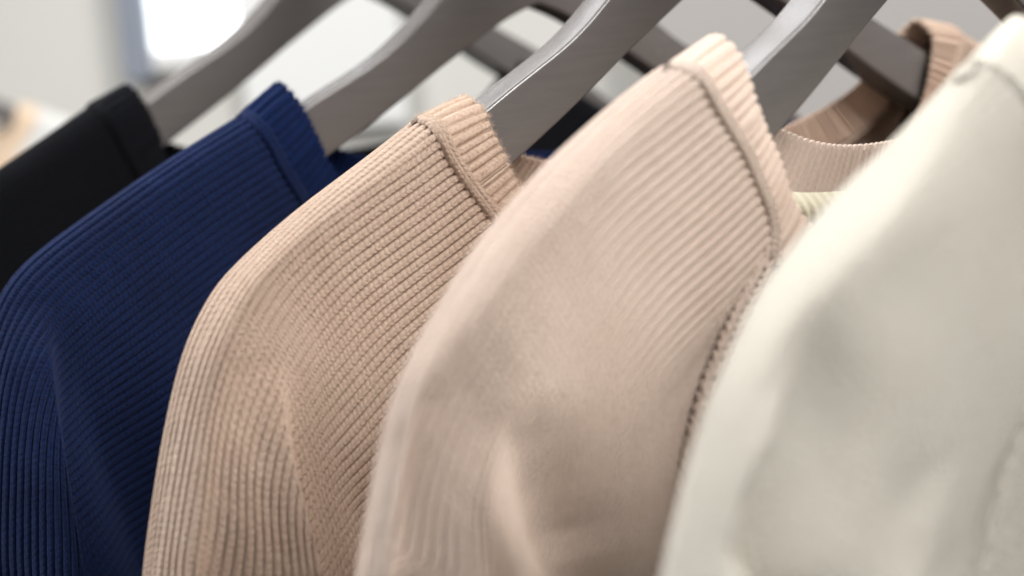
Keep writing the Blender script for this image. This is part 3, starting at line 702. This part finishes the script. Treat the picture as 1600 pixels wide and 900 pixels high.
def build_sweater(key, g, name, label, loc, rz, mat, res=(8, 260), amp=0.0009, collar_mat=None, coll_amp=0.0011, rz_y=0.0):
    th = empty(name, loc, rz)
    tag(th, label, 'sweater', 'knit sweaters hanging on the rail')
    per, nu = res
    Q, UV, R, v = sleeve(g['rows'], g['folds'], per, nu, hash(key) % 97 + 1 if False else len(key) * 7 + 1, amp, rim=key in ('pale', 'cream'), soft=key == 'cream', tuck=0.005 if key == 'cream' else 0.0025)
    link('sleeve', grid_mesh('sleeve', Q, UV), mat, th)
    Qm = mirror(Q[::2, ::2], g['tilt']); UVm = UV[::2, ::2]
    link('sleeve', grid_mesh('sleeve', Qm, UVm), mat, th)
    E, _ = loop_curve(g['rim'], g['rimback'], g['tilt'], 120)
    Sm, ctrl = loop_curve(g['seam'], g['seamback'], g['tilt'], 120)
    # equal parameter lengths
    n0 = 1200
    def resamp(X):
        i = np.linspace(0, len(X), n0, endpoint=False)
        return np.stack([np.interp(i, np.arange(len(X) + 1), np.append(X[:, c], X[0, c])) for c in range(3)], -1)
    # match rim to seam half by half (front halves then back halves)
    def halves(X, nf, nb):
        m = 2 * nf - 1 + 2 * nb - 1
        fr = X[: int(round(len(X) * (2 * nf - 2) / m))]
        bk = X[int(round(len(X) * (2 * nf - 2) / m)):]
        def arc(Y, last, n):
            Y = np.vstack([Y, last[None]])
            s = np.concatenate([[0], np.cumsum(np.linalg.norm(np.diff(Y, axis=0), axis=1))])
            tt = np.linspace(0, s[-1], n, endpoint=False)
            return np.stack([np.interp(tt, s, Y[:, c]) for c in range(3)], -1)
        return np.vstack([arc(fr, bk[0], 700), arc(bk, fr[0], 500)])
    E = halves(E, len(g['rim']), len(g['rimback']))
    Sm = halves(Sm, len(g['seam']), len(g['seamback']))
    # the neck seam lies on the sleeve's own edge
    edge = Q[Q.shape[0] // 2:, 2]
    half = 700
    J = min(range(350), key=lambda i: np.linalg.norm(Sm[i] - R[4, 0]))
    kJ = int(np.argmin(((edge[:, [0, 2]] - Sm[J, [0, 2]]) ** 2).sum(1)))
    es = edge[:kJ + 1].copy()
    for _ in range(4): es[1:-1] = .5 * es[1:-1] + .25 * (es[:-2] + es[2:])
    sl_ = np.concatenate([[0], np.cumsum(np.linalg.norm(np.diff(es, axis=0), axis=1))])
    tt_ = np.linspace(0, sl_[-1], J + 1)
    new = np.stack([np.interp(tt_, sl_, es[:, c]) for c in range(3)], -1)
    dd = new - Sm[:J + 1]
    Sm[:J + 1] = new
    E[:J + 1, 1] += dd[:, 1] * 0.5
    dy = dd[-1, 1]
    Sm[J + 1:350, 1] += dy * np.linspace(1, 0, 349 - J); E[J + 1:350, 1] += dy * .5 * np.linspace(1, 0, 349 - J)
    Sm[half - J:half] = mirror(Sm[1:J + 1], g['tilt'])[::-1]
    for X in (Sm, E):
        yy = X[:350, 1].copy()
        for _ in range(6): yy[1:-1] = .5 * yy[1:-1] + .25 * (yy[:-2] + yy[2:])
        X[:350, 1] = yy
        X[half - 349:half, 1] = X[1:350, 1][::-1]
    P, UVc, N, n = collar(E, Sm, 0.0028, 12 if per >= 8 else 6, coll_amp)
    cm = grid_mesh('collar', P, UVc, close_u=True)
    link('collar', cm, collar_mat or mat, th)
    P, UVs = seam_ridge(Sm, E, height=0.0006 if key == 'cream' else 0.0013, width=0.0032 if key == 'cream' else 0.0046)
    link('collar_seam', grid_mesh('collar_seam', P, UVs, close_u=True), mat, th)
    # body panels
    half = 700
    J = min(range(350), key=lambda i: np.linalg.norm(Sm[i] - R[4, 0]))
    top = Sm[J:half - J]
    col0 = R[4:, 0]
    low = col0[-1]
    left = np.vstack([Sm[J][None], col0[1:] if len(col0) > 1 else col0, [[low[0] - 0.012, low[1], low[2] - 0.04], [low[0] - 0.025, low[1], -0.33]]])
    P, UVp = panel(left, top, g['tilt'], WALE, 4, 90, -1, amp, 3)
    link('body_front', grid_mesh('body_front', P, UVp), mat, th)
    colb = R[:, 0] * np.array([1, -0.85, 1])
    leftb = np.vstack([colb, [[low[0] - 0.012, -low[1] * .85, low[2] - 0.04], [low[0] - 0.025, -low[1] * .85, -0.33]]])
    topb = np.vstack([Sm[half:][::-1]])
    topb = np.vstack([Sm[0][None], Sm[half:][::-1], Sm[half - 1][None]])
    P, UVp = panel(leftb, topb, g['tilt'], WALE, 4, 90, 1, amp, 5)
    link('body_back', grid_mesh('body_back', P, UVp), mat, th)
    # raglan seam: a soft cord where sleeve and body meet
    rag = np.vstack([Sm[J][None], col0[1:]])
    s = np.concatenate([[0], np.cumsum(np.linalg.norm(np.diff(rag, axis=0), axis=1))])
    tt = np.linspace(0, s[-1], 80)
    path = np.stack([np.interp(tt, s, rag[:, c]) for c in range(3)], -1)
    for _ in range(6): path[1:-1] = .5 * path[1:-1] + .25 * (path[:-2] + path[2:])
    step = 0.0026; RJ = np.random.default_rng(8)
    L = np.concatenate([[0], np.cumsum(np.linalg.norm(np.diff(path, axis=0), axis=1))])
    bm = bmesh.new()
    for i in range(int(L[-1] / step)):
        c = np.array([np.interp(i * step, L, path[:, k]) for k in range(3)])
        c2 = np.array([np.interp(i * step + 0.0055, L, path[:, k]) for k in range(3)])
        d = (c2 - c); d /= np.linalg.norm(d) + 1e-9
        side = np.array([-d[2], 0, d[0]])
        for sg in (-1, 1):
            a0 = c + side * sg * 0.0022 + np.array([0, 0.0003, 0]) + RJ.normal(size=3) * 0.00012; a1 = c2 + np.array([0, -0.0003, 0]) + RJ.normal(size=3) * 0.00012 + side * sg * 0.0004
            T_ = tube([a0, (a0 + a1) / 2 + np.array([0, -0.0005, 0]), a1], 0.0006, 6)
            vs = [[bm.verts.new(T_[p_, q_]) for q_ in range(3)] for p_ in range(6)]
            for p_ in range(6):
                for q_ in range(2):
                    bm.faces.new((vs[p_][q_], vs[p_][q_ + 1], vs[(p_ + 1) % 6][q_ + 1], vs[(p_ + 1) % 6][q_]))
    me = bpy.data.meshes.new('raglan_seam'); bm.to_mesh(me); bm.free()
    link('raglan_seam', me, mat, th)
    return th, E, Sm

LAB = {
 'black': 'black ribbed knit sweater hanging farthest back at the left',
 'navy': 'navy blue ribbed knit sweater hanging between the black and the tan one',
 'tan': 'tan ribbed knit sweater in sharp focus with thick ribbed collar',
 'pale': 'pale pinkish-beige ribbed knit sweater with pale yellow inside the neck',
 'cream': 'out-of-focus cream white sweater nearest the camera at right',
}
RES = {'black': (6, 160), 'navy': (8, 260), 'tan': (8, 320), 'pale': (8, 220), 'cream': (4, 160)}
AMP = {'black': 0.0007, 'navy': 0.0009, 'tan': 0.00088, 'pale': 0.00095, 'cream': 0.0002}
YEL = knit('pale_yellow_knit', srgb(252, 242, 212), srgb(253, 247, 224), 0.1, 0.35, 0.0002)
def fuzz(name, objs, count, length, width, mat, parent, seed):
    rng = np.random.default_rng(seed)
    V = []; 
    for o, c in zip(objs, count):
        me = o.data; nvt = len(me.vertices)
        co = np.empty(nvt * 3); me.vertices.foreach_get('co', co); co = co.reshape(-1, 3)
        no = np.empty(nvt * 3); me.vertices.foreach_get('normal', no); no = no.reshape(-1, 3)
        keep = np.where((co[:, 2] > -0.14) & (co[:, 0] < -0.02))[0]
        i = rng.choice(keep, c)
        V.append(np.concatenate([co[i] + rng.normal(size=(c, 3)) * 0.0001, no[i]], 1))
    V = np.concatenate(V); m = len(V)
    p = V[:, :3]; nr = V[:, 3:]
    mid_side = np.sign((nr[:, 1]))
    d = nr * rng.choice([1.0], (m, 1)) + rng.normal(size=(m, 3)) * 0.9
    d /= np.linalg.norm(d, axis=1, keepdims=True)
    d2 = d + rng.normal(size=(m, 3)) * 0.7; d2 /= np.linalg.norm(d2, axis=1, keepdims=True)
    ln = length * rng.uniform(.4, 1.3, (m, 1))
    sd = np.cross(d, rng.normal(size=(m, 3))); sd /= np.linalg.norm(sd, axis=1, keepdims=True)
    a0 = p - sd * width; a1 = p + sd * width
    b0 = p + d * ln * .5 - sd * width * .8; b1 = p + d * ln * .5 + sd * width * .8
    c0 = p + d * ln * .5 + d2 * ln * .5
    co = np.stack([a0, a1, b1, b0, c0], 1).reshape(-1, 3)
    k5 = np.arange(m)[:, None] * 5
    me = bpy.data.meshes.new(name)
    me.from_pydata(co.tolist(), [], [tuple(x) for x in (k5 + np.array([[0, 1, 2, 3]])).tolist()] + [tuple(x) for x in (k5 + np.array([[3, 2, 4]])).tolist()])
    o = link(name, me, mat, parent)
    tag(o, kind='stuff')
    return o

for n, g in GARMENTS.items():
    th, E, Sm = build_sweater(n, g, 'sweater', LAB[n], (0, g['y'], 0), g['rot'], KM[n], RES[n], AMP[n], KC[n], coll_amp=0.0014 if n != 'cream' else 0.0003)
    if n == 'tan':
        ch = [o for o in th.children if o.name.split('.')[0] in ('sleeve', 'collar', 'collar_seam')]
        near = [ch[0]] + [o for o in ch if not o.name.startswith('sleeve')]
        fuzz('fuzz', near, [42000, 7000, 5000], 0.0018, 0.000026, plain('tan_fibre', srgb(222, 200, 180), 0.9, 0, 0.05, 300, 0.1).m, th, 2)
    if n == 'navy':
        ch = [o for o in th.children if o.name.split('.')[0] in ('sleeve', 'collar')]
        fuzz('fuzz', [ch[0], [o for o in ch if o.name.startswith('collar')][0]], [26000, 4000], 0.0016, 0.000024, plain('navy_fibre', srgb(28, 46, 92), 0.9, 0, 0.05, 300, 0.1).m, th, 3)
    if n == 'pale':
        # knitted neck tape and inner facing of the back neck, pale yellow
        B0 = Sm[705:1195]                       # back half of the seam loop
        W0 = (E - Sm)[705:1195]
        rows = []
        for j, q in enumerate(np.linspace(0, 1, 14)):
            r = B0.copy()
            r[:, 2] += 0.002 - 0.008 * q
            r[:, 1] -= 0.0022 + 0.0015 * math.sin(q * 3.0) + 0.00025 * np.sin(np.arange(len(r)) * 0.8 + q * 7) 
            rows.append(r)
        P = np.array(rows)
        L = np.cumsum(np.append(0, np.linalg.norm(np.diff(B0, axis=0), axis=1)))
        UV = np.stack([np.broadcast_to((np.linspace(0, 1, 14) * 6)[:, None], P.shape[:2]), np.broadcast_to((L / 0.0014)[None], P.shape[:2])], -1)
        o = link('neck_tape', grid_mesh('neck_tape', P, UV), YEL, th)
        tag(o, 'pale yellow knitted tape along the inside of the neck')

# blurred white top by the wall at far left
PEACH = knit('peach_rib', srgb(244, 214, 182), srgb(248, 222, 194), 0.2)
g = dict(GARMENTS['tan']); g['tilt'] = 0.0; g['folds'] = []
wl = room(1.32, -0.500, 0.006)
th, E, Sm = build_sweater('cream', g, 'knit_top', 'blurred white top with peach collar hanging near the wall at far left', wl, ROOM_ANGLE, KM['white'], (3, 60), 0.0002, PEACH, coll_amp=0.0003)
th['category'] = 'top'; del th['group']
h = empty('clothes_hanger', wl, ROOM_ANGLE)
tag(h, 'taupe hanger inside the blurred white top by the wall', 'hanger')
for nm, me in (('hanger_body', hang_me), ('hook', hook_me)):
    o = bpy.data.objects.new(nm, me); C.objects.link(o); o.parent = h
